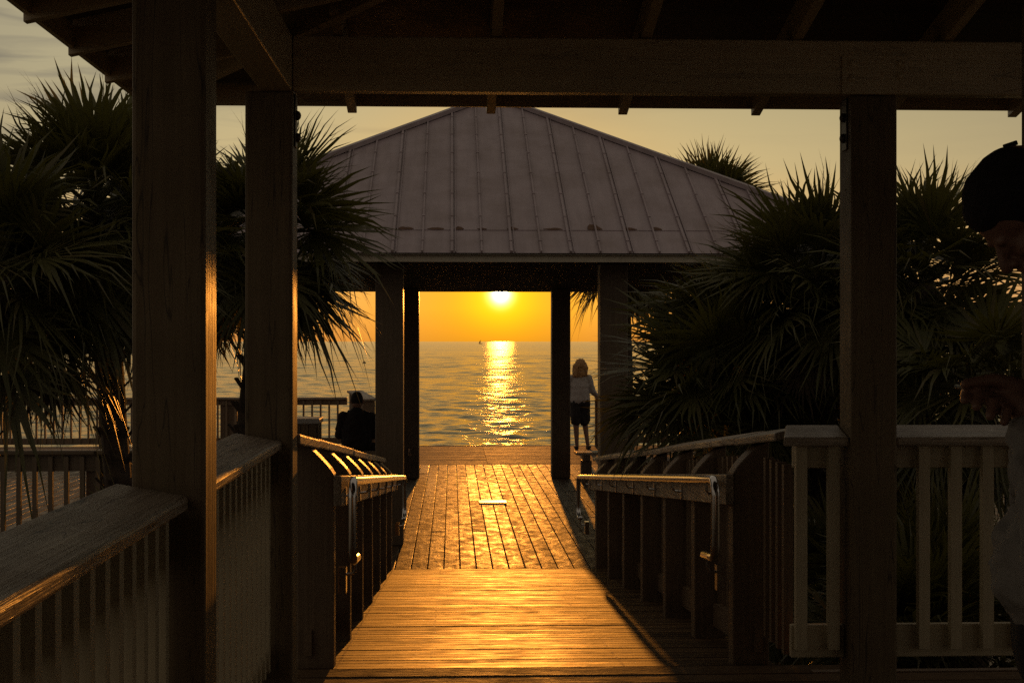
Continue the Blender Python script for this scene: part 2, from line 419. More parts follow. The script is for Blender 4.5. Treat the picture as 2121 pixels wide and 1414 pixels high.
rp = d.build('ramp', [M['ramp'], M['bolt']], bevel=.002); tag(rp, 'sunlit ramp of narrow cross boards leading down to the boardwalk', 'ramp', kind='structure')
d = MB()
for i in range(84):
    y0 = -5.9 + i * .146
    if y0 + .14 < Y0: d.box(-3, 5.8, y0, y0 + .14, -.04, rb.uniform(-.001, .001))
d.box(-.85, 1.9, Y0, Y0 + .15, -.04, .002)
tag(d.build('floor', M['ramp'], bevel=.003), 'plank floor of the shaded shelter', 'floor', kind='structure')
d = MB(); d.box(1.6, 5.8, Y0 - .004, Y0 + .04, -.35, .006); d.box(-3, -.86, Y0 - .004, Y0 + .04, -.35, .006)
tag(d.build('floor_edge', M['rail_x']), 'timber edge of the shelter floor', 'floor', kind='structure')

# ------------------------------------------------------------------ near shelter
PW = .19; XL, XR = -.64, 1.63; YA, YB = 3.79, 5.85
sh = thing('shelter', 'dark timber shelter with heavy posts and beams framing the view from inside', 'shelter', (0, 0, 0))
def post(x0, y0, z1=2.476, z0=0.0):
    m = MB(); m.box(x0, x0 + PW, y0, y0 + PW, z0, z1)
    return m.build('post', M['paint_z'], sh, bevel=.012)
pl1 = post(XL - PW, YA); pl2 = post(XL - PW, YB); pr2 = post(XR, YB); pr1 = post(1.70, 4.08)
post(4.1, YB); post(XL - PW, -1.5); post(XR, -1.5); post(4.1, 0)
ZB0, ZB1 = 2.476, 2.695
m = MB(); m.box(XL + .002, 5.0, YB - .012, YB + .062, ZB0, ZB1); m.box(XL + .002, 5.0, YB + .075, YB + .135, ZB0 + .012, ZB1); m.build('beam', M['beam_x'], sh, bevel=.006)
m = MB(); m.box(XL - .13, XL, -5, YB + .20, ZB0, ZB1); m.build('beam', M['beam_y'], sh, bevel=.006)
m = MB(); m.box(4.1, 4.23, -5, YB - .02, ZB0, ZB1); m.build('beam', M['beam_y'], sh, bevel=.006)
# bolted plate on the beam over the right post
m = MB(); m.box(XR - .045, XR + PW + .035, YB - .021, YB - .012, 2.475, 2.634); pt = m.build('joint_plate', M['beam_x'], sh, bevel=.003)
for bx, bz in ((XR - .005, 2.60), (XR - .005, 2.54), (XR + PW, 2.60), (XR + PW, 2.55)):
    MB().ball((bx, YB - .021, bz), .016, 6, (1, .5, 1)).build('bolt', M['beam_x'], pt, smooth=True)
for (xx, sgn, zz) in ((XL, 1, (2.39, 2.30)), (XR, -1, (2.395, 2.31))):
    m = MB(); a, b = sorted((xx + sgn * .0005, xx + sgn * .007)); m.box(a, b, YB + .055, YB + .125, 2.26, 2.474)
    st = m.build('strap', M['bolt'], sh, bevel=.002)
    for z in zz:
        MB().ball((xx + sgn * .010, YB + .09, z), .02, 6, (.8, 1, 1)).build('bolt', M['bolt'], st, smooth=True)
# rafters
PITCH = .22; YE, XE = 6.68, -1.42
def zu(t): return 2.70 + PITCH * t              # rafter underside, t metres inside the beam line
def rafter_y(x, y_top):
    m = MB(); h = .135; hw = .021
    pts = [(YE, zu(YB - YE)), (YE, zu(YB - YE) + .06), (YE - .02, zu(YB - YE + .02) + h), (y_top, zu(YB - y_top) + h), (y_top, zu(YB - y_top))]
    m.prism(pts, lambda u, v, k: (x - hw + 2 * hw * k, u, v))
    return m.build('rafter', M['beam_y'], sh, bevel=.003)
for x in (-.457, .18, .79, 1.41, 2.03, 2.62, 3.24, 3.85):
    rafter_y(x, max(3.2, YB - (x - XL) - .02) if x < 2 else 3.2)
def rafter_x(y, x_top):
    m = MB(); h = .135; hw = .021; x0 = XE
    pts = [(x0, zu(x0 - XL)), (x0, zu(x0 - XL) + .06), (x0 + .02, zu(x0 + .02 - XL) + h), (x_top, zu(x_top - XL) + h), (x_top, zu(x_top - XL))]
    m.prism(pts, lambda u, v, k: (u, y - hw + 2 * hw * k, v))
    return m.build('rafter', M['beam_x'], sh, bevel=.003)
for k in range(9):
    y = 6.01 - .563 * k
    rafter_x(y, min(1.4, XL + (YB - y) + .1))
rafter_x(6.55, -1.25)
# hip rafter, roof sheet, fascia
m = MB(); m.bar((XE + .03, YE - .03, zu(XE - XL) + .075), (1.6, YB - (1.6 - XL), zu(1.6 - XL) + .075), .05, .17); m.build('hip_rafter', M['beam_y'], sh)
RT = .137
def zt(x, y): return 2.70 + RT + PITCH * min(YB - y, x - XL, 3.2)
m = MB(); xs = [XE - .05, 2.56, 5.6]; 
p0 = (XE - .05, YE + .05); p1 = (5.6, YE + .05); c = (2.56, 2.65); e = (2.56, -6); f0 = (XE - .05, -6); p3 = (5.6, 2.65); 
def V(p): return (p[0], p[1], zt(*p))
def V2(p): return (p[0], p[1], zt(*p) + .03)
for poly in ((p0, p1, p3, c), (p0, c, e, f0), (c, p3, (5.6, -6), e)):
    m.add([V(p) for p in poly] + [V2(p) for p in poly], [(3, 2, 1, 0), (4, 5, 6, 7), (0, 1, 5, 4), (1, 2, 6, 5), (2, 3, 7, 6), (3, 0, 4, 7)])
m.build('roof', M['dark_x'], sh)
m = MB(); m.box(-1.3, 5.4, -5.9, -5.75, 0, 3.1); m.build('unseen_shade_wall', M['dark_x'], sh)  # unseen wall added behind the camera to keep sky light off the posts
m = MB(); m.box(XE + .02, 5.6, YE - .022, YE - .002, 2.548, zu(YB - YE) + .12); m.build('fascia', M['beam_x'], sh)
m = MB(); m.box(XE + .002, XE + .022, -6, YE - .004, 2.556, zu(YB - YE) + .12); m.build('fascia', M['beam_y'], sh)

# ------------------------------------------------------------------ railings
def baluster_mesh(wd, dp, h, mat): return MB().box(-wd / 2, wd / 2, -dp / 2, dp / 2, 0, h).mesh('baluster', M[mat])
def tiltcap(m, side, xi, w, ya, yb, za, zb, th=.038, rise=.035):
    """a sloping or level cap along Y; inner edge at xi, outer edge higher"""
    xo = xi + side * w
    lo = [(xi, ya, za - th), (xo, ya, za - th + rise), (xo, yb, zb - th + rise), (xi, yb, zb - th)]
    hi = [(xi, ya, za), (xo, ya, za + rise), (xo, yb, zb + rise), (xi, yb, zb)]
    m.hexa(lo, hi)
# left near rail: two runs beside the posts
def left_run(label, ya, yb, ya_b):
    t = thing('railing', label, 'railing', (-.77, (ya + yb) / 2, 0), 'railings of the shelter')
    m = MB(); tiltcap(m, -1, -.682, .19, ya, yb, 1.07, 1.07)
    c = m.build('cap', M['cap_y'], None, bevel=.010); c.parent = t; c.matrix_parent_inverse = Matrix.Translation(-Vector(t.location))
    for nm, z0, z1, x0, x1 in (('top_rail', .90, 1.028, -.80, -.762), ('bottom_rail', .12, .26, -.80, -.762)):
        m = MB(); m.box(x0, x1, ya, yb - .004, z0, z1); o = m.build(nm, M['cream_y'], t); o.matrix_parent_inverse = Matrix.Translation(-Vector(t.location))
    bm_ = baluster_mesh(.04, .042, .86, 'cream_z'); y = yb - .09
    while y > ya_b:
        put('baluster', bm_, t, (-.739, y, .165)); y -= .127
    return t
left_run('weathered rail at lower left with wide cracked grey cap and cream balusters', .4, YA - .003, 1.0)
left_run('short rail between the two left shelter posts with grey cap and cream balusters', YA + PW + .003, YB - .003, YA + PW + .05)

# right front rail: short run and long run
def front_run(label, xa, xb, bals, miter):
    t = thing('railing', label, 'railing', ((xa + xb) / 2, 6.0, 0), 'railings of the shelter')
    inv = Matrix.Translation(-Vector(t.location))
    m = MB(); y0, y1 = YB + .02, YB + .20
    lo = [(xa, y0, 1.04), (xb, y0, 1.04), (xb, y1, 1.083), (xa + miter, y1, 1.083)]
    hi = [(xa, y0, 1.077), (xb, y0, 1.077), (xb, y1, 1.120), (xa + miter, y1, 1.120)]
    m.hexa(lo, hi); o = m.build('cap', M['cap_x'], t, bevel=.008); o.matrix_parent_inverse = inv
    tx0 = xa + .06 if miter else xa; 
    tx1 = xb - .05 if miter else xb
    m = MB(); m.box(tx0, tx1, YB + .10, YB + .138, .945, 1.038); o = m.build('top_rail', M['cream_x'], t, bevel=.005); o.matrix_parent_inverse = inv
    m = MB(); m.box(tx0 - .01, xb, YB + .10, YB + .138, .16, .296); o = m.build('bottom_rail', M['cream_x'], t, bevel=.005); o.matrix_parent_inverse = inv
    bm_ = baluster_mesh(.046, .04, .84, 'cream_z')
    for x in bals: put('baluster', bm_, t, (x, YB + .08, .20))
    return t
fr = front_run('short cream painted rail between ramp corner and right shelter post', 1.355, XR - .003, (1.44, 1.575), .05)
bm_ = baluster_mesh(.04, .04, .80, 'rail_z')
for y in (6.08, 6.20, 6.32, 6.44): put('baluster', bm_, fr, (1.42, y, .15))
front_run('long cream painted rail running right from the right shelter post behind the man', XR + PW + .003, 4.09, [1.952 + .134 * k for k in range(15)], 0)

# ramp rails with slanted post tops
def zc(y): return 1.072 - .0936 * (y - 6.2)       # cap, inner edge
def zh(y): return .836 - .0912 * (y - 6.6)       # handrail pipe centre
def ramp_rail(label, side, xin, capx):
    t = thing('ramp_railing', label, 'railing', (xin + side * .08, 9.8, ZD), 'railings of the ramp')
    inv = Matrix.Translation(-Vector(t.location))
    m = MB(); ys = [6.06 if side < 0 else 6.07, 6.95, 9.4, 11.8, 14.0]
    for k, (a, b) in enumerate(zip(ys, ys[1:])):
        dz = (0, .004, -.002, .002)[k]
        tiltcap(m, side, capx + side * (.0, .002, -.003, .001)[k], .15, a + (.002 if k else 0), b - .002, zc(a) + dz, zc(b) + dz, *((.036, .034) if side > 0 else (.045, .012)))
    o = m.build('cap', M['cap_y'], t, bevel=.008); o.matrix_parent_inverse = inv
    for k in range(7):
        y = 6.66 + 1.06 * k; zb = zh(y) + .028; zt_ = zc(y) - .042
        x0, x1 = xin, xin + side * .17
        prof = [(x0, zr(y) - .25), (x0, zb)]
        for q in range(1, 6):
            f = q / 5; prof.append((x0 + side * .115 * f ** 1.15, zb + (zt_ - zb) * (f ** .93)))
        prof += [(x1, zt_ + .02), (x1, zr(y) - .25)]
        if side < 0: prof = prof[::-1]
        m = MB(); m.prism(prof, lambda u, v, kk, y=y: (u, y + .115 * kk, v)); o = m.build('post', M['rail_z'], t, bevel=.006); o.matrix_parent_inverse = inv
    bm_ = baluster_mesh(.04, .04, .92, 'rail_z'); y = 6.92
    while y < 13.0:
        put('baluster', bm_, t, (xin + side * .145, y, zc(y) - 1.0)); y += .1325
    # board that carries the handrail
    ya, yb = 6.64, 13.45; xa, xb = sorted((xin, xin - side * .036))
    lo = [(xa, ya, zh(ya) - .115), (xb, ya, zh(ya) - .115), (xb, yb, zh(yb) - .115), (xa, yb, zh(yb) - .115)]
    hi = [(a, b, c + .14) for a, b, c in lo]
    m = MB(); m.hexa(lo, hi); o = m.build('handrail_board', M['cap_y'], t, bevel=.004); o.matrix_parent_inverse = inv
    m = MB(); lo = [(min(x0, x0 + side * .036) + side * .1, ya, zr(ya) + .06), (max(x0, x0 + side * .036) + side * .1, ya, zr(ya) + .06), (max(x0, x0 + side * .036) + side * .1, yb, zr(yb) + .06), (min(x0, x0 + side * .036) + side * .1, yb, zr(yb) + .06)]
    m.hexa(lo, [(a, b, c + .12) for a, b, c in lo]); o = m.build('bottom_rail', M['rail_y'], t); o.matrix_parent_inverse = inv
    return t
ramp_rail('sunlit left ramp railing with golden sloping cap', -1, -.54, -.63)
ramp_rail('shaded right ramp railing with sloping weathered cap in front of palms', 1, 1.30, 1.362)

def handrail(label, side, xp, xb):
    t = thing('handrail', label, 'handrail', (xp, 10, ZD + .5), 'steel handrails of the ramp'); inv = Matrix.Translation(-Vector(t.location))
    ya, yb = 6.62, 13.85; pts = []
    def arc(cy, cz, r, a0, a1, n=7):
        return [(xp, cy + r * math.cos(R(a0 + (a1 - a0) * i / n)), cz + r * math.sin(R(a0 + (a1 - a0) * i / n))) for i in range(n + 1)]
    # near end: stub, bend, upright, bend, long rail, then the far loop
    zl = zh(ya) - .36
    pts += [(xp, ya + .30, zl - .03)] + [(xp, ya + .10, zl - .012)] + arc(ya + .07, zl + .06, .07, 270, 180)
    pts += arc(ya + .07, zh(ya) - .075, .07, 180, 95)
    for k in range(1, 12): pts.append((xp, ya + (yb - ya) * k / 12, zh(ya + (yb - ya) * k / 12)))
    zf = zh(yb)
    pts += arc(yb - .09, zf - .085, .09, 85, 0) + [(xp, yb, zf - .26)] + arc(yb - .09, zf - .29, .09, 0, -90) + [(xp, yb - .25, zf - .365)]
    o = MB().tube(pts, .0205, 14).build('pipe', M['steel'], t, smooth=True); o.matrix_parent_inverse = inv
    for k in range(7):
        y = 6.86 + 1.06 * k
        m = MB(); z = zh(y)
        m.tube([(xp, y, z - .02), (xp, y, z - .05), (xp + side * .012, y, z - .066), (xb - side * .001, y, z - .07)], .0065, 8)
        m.box(*sorted((xb - side * .008, xb - side * .0005)), y - .022, y + .022, z - .112, z - .03)
        o = m.build('bracket', M['steel'], t, smooth=False); o.matrix_parent_inverse = inv
    for y, z in ((ya + .22, zl - .025), (yb - .2, zf - .365)):
        m = MB(); m.tube([(xp, y, z - .02), (xp, y, z - .05), (xp + side * .012, y, z - .07), (xb + side * .03, y, z - .075)], .0075, 8)
        m.box(*sorted((xb - side * .008, xb + side * .03)), y - .02, y + .04, z - .16, z - .04)
        o = m.build('bracket', M['steel'], t); o.matrix_parent_inverse = inv
handrail('polished steel handrail on the left ramp railing', -1, -.452, -.504)
handrail('polished steel handrail on the right ramp railing', 1, 1.212, 1.264)

def deck_rail(label, xa, xb, y, ztop, h_top, posts, spacing, bw, mat='rail', pw=.28, zb=ZD, group='railings of the boardwalk', capw=.16):
    t = thing('railing', label, 'railing', ((xa + xb) / 2, y, zb), group); inv = Matrix.Translation(-Vector(t.location))
    m = MB(); m.box(xa, xb, y - capw / 2, y + capw / 2, ztop - .045, ztop); o = m.build('cap', M[('cap' if mat == 'rail' else mat) + '_x'], t, bevel=.012); o.matrix_parent_inverse = inv
    m = MB(); m.box(xa, xb, y - .019, y + .019, ztop - h_top, ztop - .048); o = m.build('top_rail', M[mat + '_x'], t); o.matrix_parent_inverse = inv
    m = MB(); m.box(xa, xb, y - .019, y + .019, zb + .08, zb + .20); o = m.build('bottom_rail', M[mat + '_x'], t); o.matrix_parent_inverse = inv
    for x in posts:
        m = MB(); m.box(x - pw / 2, x + pw / 2, y + .021, y + .14, zb - .5, ztop - .05); o = m.build('post', M[mat + '_z'], t, bevel=.01); o.matrix_parent_inverse = inv
    bm_ = baluster_mesh(bw, bw, ztop - zb - .16, mat + '_z'); x = xa + .06; n = 0
    while x < xb - .03 and n < 98:
        put('baluster', bm_, t, (x, y - .04, zb + .1)); x += spacing; n += 1
    return t
deck_rail('dark brown boardwalk rail behind the left weathered cap, planks showing through', -7.4, -1.75, 13.9, .443, .20, (-3.34, -5.9), .148, .042, 'dark', .27)
deck_rail('seaward railing at left, silhouetted against the water', -12.1, -2.02, 28.1, .395, .15, (-6.62, -4.3, -9.0), .164, .036, 'rail', .32)
deck_rail('seaward railing at right beside the standing woman', 2.78, 12.2, 28.1, .395, .15, (2.9, 5.6, 8.2), .164, .036, 'rail', .22)

# ------------------------------------------------------------------ far pavilion
CX = .505; CWY0, CWY1 = 14.6, 21.7; CYC = (CWY0 + CWY1) / 2 + .14
fp = thing('pavilion', 'pyramid roofed boardwalk pavilion of thick columns under a grey metal roof', 'pavilion', (CX, CYC, ZD))
inv = Matrix.Translation(-Vector(fp.location))
def fpart(m, name, mat, parent=fp, **k):
    o = m.build(name, mat, parent, **k)
    if parent is fp: o.matrix_parent_inverse = inv
    return o
ZC = CAMZ + .785          # underside of the beams
for y in (CWY0, CWY1):
    for x in (CX - 3.45, CX - 1.135, CX + 1.135, CX + 3.45):
        m = MB(); m.box(x - .14, x + .14, y, y + .28, ZD, ZC + .03); fpart(m, 'column', M['dark_z'], bevel=.015)
for y in (CWY0, CWY1):
    m = MB(); m.box(CX - 3.65, CX + 3.65, y + .06, y + .22, ZC, ZC + .16); fpart(m, 'beam', M['dark_x'])
for x in (CX - 3.45, CX + 3.45):
    m = MB(); m.box(x - .08, x + .08, CWY0 + .23, CWY1 + .05, ZC, ZC + .16); fpart(m, 'beam', M['dark_y'])
HX, HY = 4.12, 4.25
ZEV = CAMZ + .855; ZAP = 4.56
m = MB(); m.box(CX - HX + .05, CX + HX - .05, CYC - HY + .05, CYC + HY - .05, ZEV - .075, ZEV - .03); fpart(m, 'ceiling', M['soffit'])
# fascia (gutter board) all round
m = MB(); th = .03
m.box(CX - HX, CX + HX, CYC - HY, CYC - HY + th, ZEV - .085, ZEV - .004); m.box(CX - HX, CX + HX, CYC + HY - th, CYC + HY, ZEV - .085, ZEV - .004)
m.box(CX - HX, CX - HX + th, CYC - HY + th, CYC + HY - th, ZEV - .085, ZEV - .004); m.box(CX + HX - th, CX + HX, CYC - HY + th, CYC + HY - th, ZEV - .085, ZEV - .004)
fpart(m, 'fascia', M['trim'])
ap = Vector((CX, CYC, ZAP)); ex = .04
cs = [Vector((CX - HX - ex, CYC - HY - ex, ZEV)), Vector((CX + HX + ex, CYC - HY - ex, ZEV)), Vector((CX + HX + ex, CYC + HY + ex, ZEV)), Vector((CX - HX - ex, CYC + HY + ex, ZEV))]
m = MB(); m.add(cs + [ap], [(0, 1, 4), (1, 2, 4), (2, 3, 4), (3, 0, 4)])
m.add([c - Vector((0, 0, .02)) for c in cs], [(3, 2, 1, 0)])
def facept(k, u, f):
    """face k: u in metres from its middle along the eave, f from eave (0) to apex (1)"""
    a, b = cs[k], cs[(k + 1) % 4]; mid = (a + b) / 2; d_ = (b - a).normalized()
    p = mid.lerp(ap, f); return p + d_ * u
for k in range(4):
    a, b = cs[k], cs[(k + 1) % 4]; hl = (b - a).length / 2; nrmv = ((b - a).cross(ap - a)).normalized(); sd = (b - a).normalized()
    nse = int(hl / .288)
    for i in range(-nse, nse + 1):
        u = (i + .25) * .288
        if abs(u) >= hl - .05: continue
        ftop = 1 - abs(u) / hl
        p = facept(k, u, .0); q = facept(k, u, ftop - .01)
        wd = .016 if i % 2 else .024
        m.bar(p + nrmv * .012, q + nrmv * .012, wd, .026, nrmv)
        if i % 2 == 0: m.bar(p + nrmv * .008 + sd * .035, q + nrmv * .008 + sd * .035, .008, .018, nrmv)
        L = (q - p).length; tpos = .25
        while tpos < L - .1:
            c_ = p.lerp(q, tpos / L) + nrmv * .026; m.bar(c_ - (q - p).normalized() * .012, c_ + (q - p).normalized() * .012, .03, .012, nrmv); tpos += .62
    fl = .115
    m.bar(facept(k, -hl * (1 - fl), fl) + nrmv * .002, facept(k, hl * (1 - fl), fl) + nrmv * .002, .012, .008, nrmv)
rf = fpart(m, 'roof', M['roof'])
m = MB()
for c_ in cs: 
    up = Vector((0, 0, 1)); m.bar(c_.lerp(ap, .0) + up * .016, ap + up * .016, .13, .05, up)
m.ball((CX, CYC, ZAP + .03), .14, 8, (1, 1, .5))
o = m.build('hip_cap', M['roof'], rf)
# rust patches by the lap joint of the front face: uneven flecks a few mm proud of the sheet
hl = (cs[1] - cs[0]).length / 2; nf = ((cs[1] - cs[0]).cross(ap - cs[0])).normalized(); sd = (cs[1] - cs[0]).normalized(); upv = (ap - (cs[0] + cs[1]) / 2).normalized()
rr = random.Random(5)
for u, wd, hh in ((-.98, .10, .05), (-.66, .10, .035), (-.43, .055, .075), (.10, .06, .06), (.0 + .52, .10, .035), (.92, .085, .15), (1.28, .07, .05), (1.55, .06, .06), (-.2, .05, .02)):
    m = MB(); ctr = facept(0, u, .118) + nf * .004; ring = []
    for q in range(14):
        t_ = 2 * math.pi * q / 14; v_ = math.sin(t_); s_ = 1 - .45 * max(0, v_)
        ring.append(ctr + sd * (math.cos(t_) * wd * s_ * rr.uniform(.7, 1.1)) + upv * (v_ * hh * rr.uniform(.7, 1.1) if v_ > 0 else v_ * .02) + nf * 0)
    m.prism([(i, 0) for i in range(14)], lambda a_, b_, k_, ring=ring: ring[int(a_)] + nf * (.006 * k_))
    m.build('rust_patch', M['rust'], rf)
# small lamp on the left far column
m = MB(); xx = CX - 1.135; m.box(xx - .02, xx + .02, CWY1 - .02, CWY1 - .001, CAMZ - 1.70, CAMZ - 1.60); m.tube([(xx, CWY1 - .02, CAMZ - 1.68), (xx + .01, CWY1 - .07, CAMZ - 1.63), (xx + .03, CWY1 - .075, CAMZ - 1.58)], .012, 8); fpart(m, 'rope_cleat', M['steel'])

# ------------------------------------------------------------------ benches, plate, bin, stand
def bench(label, xa, xb, y):
    t = thing('bench', label, 'bench', ((xa + xb) / 2, y, ZD), 'benches between the pavilion columns'); inv_ = Matrix.Translation(-Vector(t.location))
    m = MB()
    for k in range(3): m.box(xa, xb, y - .21 + k * .143, y - .21 + k * .143 + .135, ZD + .415, ZD + .452)
    o = m.build('seat', M['cap_x'], t, bevel=.006); o.matrix_parent_inverse = inv_
    for x in (xa + .16, xb - .16):
        m = MB(); m.box(x - .07, x + .07, y - .14, y + .14, ZD, ZD + .33); o = m.build('leg', M['dark_z'], t, bevel=.006); o.matrix_parent_inverse = inv_
        m = MB(); m.box(x - .045, x + .045, y - .19, y + .19, ZD + .332, ZD + .413); o = m.build('bearer', M['dark_y'], t); o.matrix_parent_inverse = inv_
bench('low wooden bench at right between the pavilion columns, below the standing woman', CX + 1.29, CX + 3.29, 21.05)
bench('wooden bench at left between the pavilion columns with the seated person on it', CX - 3.29, CX - 1.29, 21.5)
p = px(1023, 1037, 18.55)
m = MB(); m.box(.345, .70, 18.42, 18.70, ZD + .004, ZD + .008)
tag(m.build('cover_plate', M['plate'], bevel=.003), 'small shiny metal cover plate on the sunlit boardwalk planks', 'plate')
# planter box / bin at left
t = thing('litter_bin', 'square wooden litter bin with pale lid behind the left post', 'bin', (-2.12, 20.2, ZD)); inv_ = Matrix.Translation(-Vector(t.location))
m = MB()
for k in range(5):
    m.box(-2.39 + k * .108, -2.39 + k * .108 + .1, 19.94, 19.965, ZD + .05, ZD + .92); m.box(-2.39 + k * .108, -2.39 + k * .108 + .1, 20.44, 20.465, ZD + .05, ZD + .92)
    m.box(-2.41, -2.385, 19.97 + k * .095, 19.97 + k * .095 + .088, ZD + .05, ZD + .92); m.box(-1.86, -1.835, 19.97 + k * .095, 19.97 + k * .095 + .088, ZD + .05, ZD + .92)
m.box(-2.38, -1.865, 19.97, 20.435, ZD, ZD + .10)
o = m.build('body', M['rail_z'], t); o.matrix_parent_inverse = inv_
m = MB(); m.box(-2.43, -1.81, 19.91, 20.5, ZD + .925, ZD + 1.0); o = m.build('lid', M['white'], t, bevel=.015); o.matrix_parent_inverse = inv_
# two-step wooden stand with slanted tops behind the seated man
def slant_stand(m, x0, x1, y0, y1, zf, zb):
    m.hexa([(x0, y0, ZD), (x1, y0, ZD), (x1, y1, ZD), (x0, y1, ZD)], [(x0, y0, zf), (x1, y0, zf), (x1, y1, zb), (x0, y1, zb)])
t = thing('wooden_stand', 'two step wooden stand with slanted sunlit tops behind the seated person', 'stand', (-1.65, 25.9, ZD)); inv_ = Matrix.Translation(-Vector(t.location))
def rot_stand(x, y, w_, d_, zf, zb, nm):
    a = R(28); ca, sa = math.cos(a), math.sin(a)
    def T(u, v, z): return (x + u * ca - v * sa, y + u * sa + v * ca, z)
    m = MB(); m.hexa([T(-w_, -d_, ZD), T(w_, -d_, ZD), T(w_, d_, ZD), T(-w_, d_, ZD)], [T(-w_, -d_, zf), T(w_, -d_, zf), T(w_, d_, zb), T(-w_, d_, zb)]); o = m.build(nm, M['rail_z'], t, bevel=.01); o.matrix_parent_inverse = inv_
    e_ = .03; m = MB(); m.hexa([T(-w_ - e_, -d_ - e_, zf + .003), T(w_ + e_, -d_ - e_, zf + .003), T(w_ + e_, d_ + e_, zb + .003), T(-w_ - e_, d_ + e_, zb + .003)], [T(-w_ - e_, -d_ - e_, zf + .04), T(w_ + e_, -d_ - e_, zf + .04), T(w_ + e_, d_ + e_, zb + .04), T(-w_ - e_, d_ + e_, zb + .04)]); o = m.build('slanted_top', M['cap_y'], t, bevel=.006); o.matrix_parent_inverse = inv_
rot_stand(-1.60, 25.9, .12, .30, .42, .55, 'tall_box'); rot_stand(-1.40, 26.3, .08, .26, -.02, .06, 'low_box')

# ------------------------------------------------------------------ palms
def fan_leaf(m, rnd, base, m_dir, L, nseg=34, spread=112, droop=.16, fold=.22):
    m_dir = m_dir.normalized()
    side = m_dir.cross(Vector((0, 0, 1)))
    if side.length < .15: side = m_dir.cross(Vector((math.cos(rnd.random() * 6), math.sin(rnd.random() * 6), 0)))
    side.normalize(); roll = rnd.uniform(-.7, .7); nv = side.cross(m_dir)
    side, nv = side * math.cos(roll) + nv * math.sin(roll), nv * math.cos(roll) - side * math.sin(roll)
    for i in range(nseg):
        ph = R(-spread + 2 * spread * (i + .5) / nseg + rnd.uniform(-1.6, 1.6))
        dr = (m_dir * math.cos(ph) + side * math.sin(ph) + nv * fold * abs(math.sin(ph))).normalized()
        tw = (side * math.cos(ph) - m_dir * math.sin(ph))
        Ls = L * (.70 + .30 * math.cos(ph * .75)) * rnd.uniform(.80, 1.14)
        wmax = 2 * Ls * .42 * math.sin(R(spread) / nseg) * 1.2
        dp = droop * rnd.choice((.2, .4, .7, .9, 1.1, 1.5, 2.5))
        o = len(m.v)
        for t_, wf in ((.02, .12), (.24, .62), (.44, 1.0), (.74, .46)):
            c_ = base + dr * (Ls * t_) - Vector((0, 0, dp * Ls * t_ ** 2.4)) + nv * (.012 if i % 2 else -.004) * t_
            m.v.append(tuple(c_ - tw * wmax * wf / 2)); m.v.append(tuple(c_ + tw * wmax * wf / 2))
        bend = nv * rnd.uniform(-.05, .04) + tw * rnd.uniform(-.04, .04)
        m.v.append(tuple(base + dr * Ls + bend - Vector((0, 0, dp * Ls * 1.15))))
        for k in range(3): m.f.append([o + 2 * k, o + 2 * k + 1, o + 2 * k + 3, o + 2 * k + 2]); m.mi.append(m.cur)
        m.f.append([o + 6, o + 7, o + 8]); m.mi.append(m.cur)
def crown(seed, n, L, lp, el0=82, el1=-48, droop=.16, dead=0):
    rnd = random.Random(seed); m = MB(); c0 = Vector((0, 0, 0))
    for i in range(n):
        f = (i + .5) / n
        az = i * 2.39996 + rnd.uniform(-.3, .3); el = R(el0 + (el1 - el0) * f ** .85 + rnd.uniform(-16, 16))
        d0 = Vector((math.cos(az) * math.cos(el), math.sin(az) * math.cos(el), math.sin(el)))
        l_ = lp * rnd.uniform(.8, 1.2) * (.75 + .35 * f)
        st = Vector((d0.x * .04, d0.y * .04, .12 - .3 * f)); md = st + d0 * l_ * .55 - Vector((0, 0, .02))
        en = st + d0 * l_ - Vector((0, 0, l_ * .12)); 
        m.cur = 0; m.tube([st, md, en], .012, 5, rs=[.016, .011, .008], cap=False)
        bd = (en - md).normalized() - Vector((0, 0, .10 + .35 * f))
        fan_leaf(m, rnd, en, bd, L * 1.22 * rnd.uniform(.78, 1.15), droop=droop * (.4 + 1.1 * f), nseg=rnd.choice((30, 34, 38)))
    for i in range(dead):
        az = rnd.uniform(0, 6.28); st = Vector((.08 * math.cos(az), .08 * math.sin(az), -.22)); en = st + Vector((.22 * math.cos(az), .22 * math.sin(az), -.32))
        m.cur = 1; m.tube([st, (st + en) / 2 + Vector((.06 * math.cos(az), .06 * math.sin(az), 0)), en], .01, 5, cap=False)
        fan_leaf(m, rnd, en, Vector((.15 * math.cos(az), .15 * math.sin(az), -1)), L * .8, nseg=24, droop=.05, spread=70)
    return m
def palm(label, c, base, seed, n=44, L=.5, lp=.36, r=.10, el0=84, el1=-48, droop=.16, dead=4, group='fan palms round the boardwalk', name='fan_palm'):
    t = thing(name, label, 'palm', (base[0], base[1], -1.15), group)
    o = crown(seed, n, L, lp, el0, el1, droop, dead).build('crown', [M['leaf'], M['deadleaf']], t); o.location = Vector(c) - Vector(t.location)
    rnd = random.Random(seed + 99); b = Vector((base[0], base[1], -1.2)); cc = Vector(c); m = MB(); K = 22; pts = []; rs = []
    for k in range(K + 1):
        f = k / K; q = b.lerp(cc, f); q.x = b.x + (cc.x - b.x) * f ** 1.6; q.y = b.y + (cc.y - b.y) * f ** 1.6
        pts.append(q); rs.append(r * (1.15 - .25 * f) * rnd.uniform(.92, 1.08))
    m.tube(pts, r, 12, rs=rs)
    for k in range(3, K):            # leaf boots
        for q in range(5):
            a = k * 1.1 + q * 1.2566; p_ = pts[k]; d_ = Vector((math.cos(a), math.sin(a), 0))
            m.bar(p_ + d_ * rs[k] * .8, p_ + d_ * (rs[k] * 1.1 + .045) + Vector((0, 0, .08)), .035, .012, d_)
    tr = m.build('trunk', M['bark'], t); tr.matrix_parent_inverse = Matrix.Translation(-Vector(t.location))
    return t
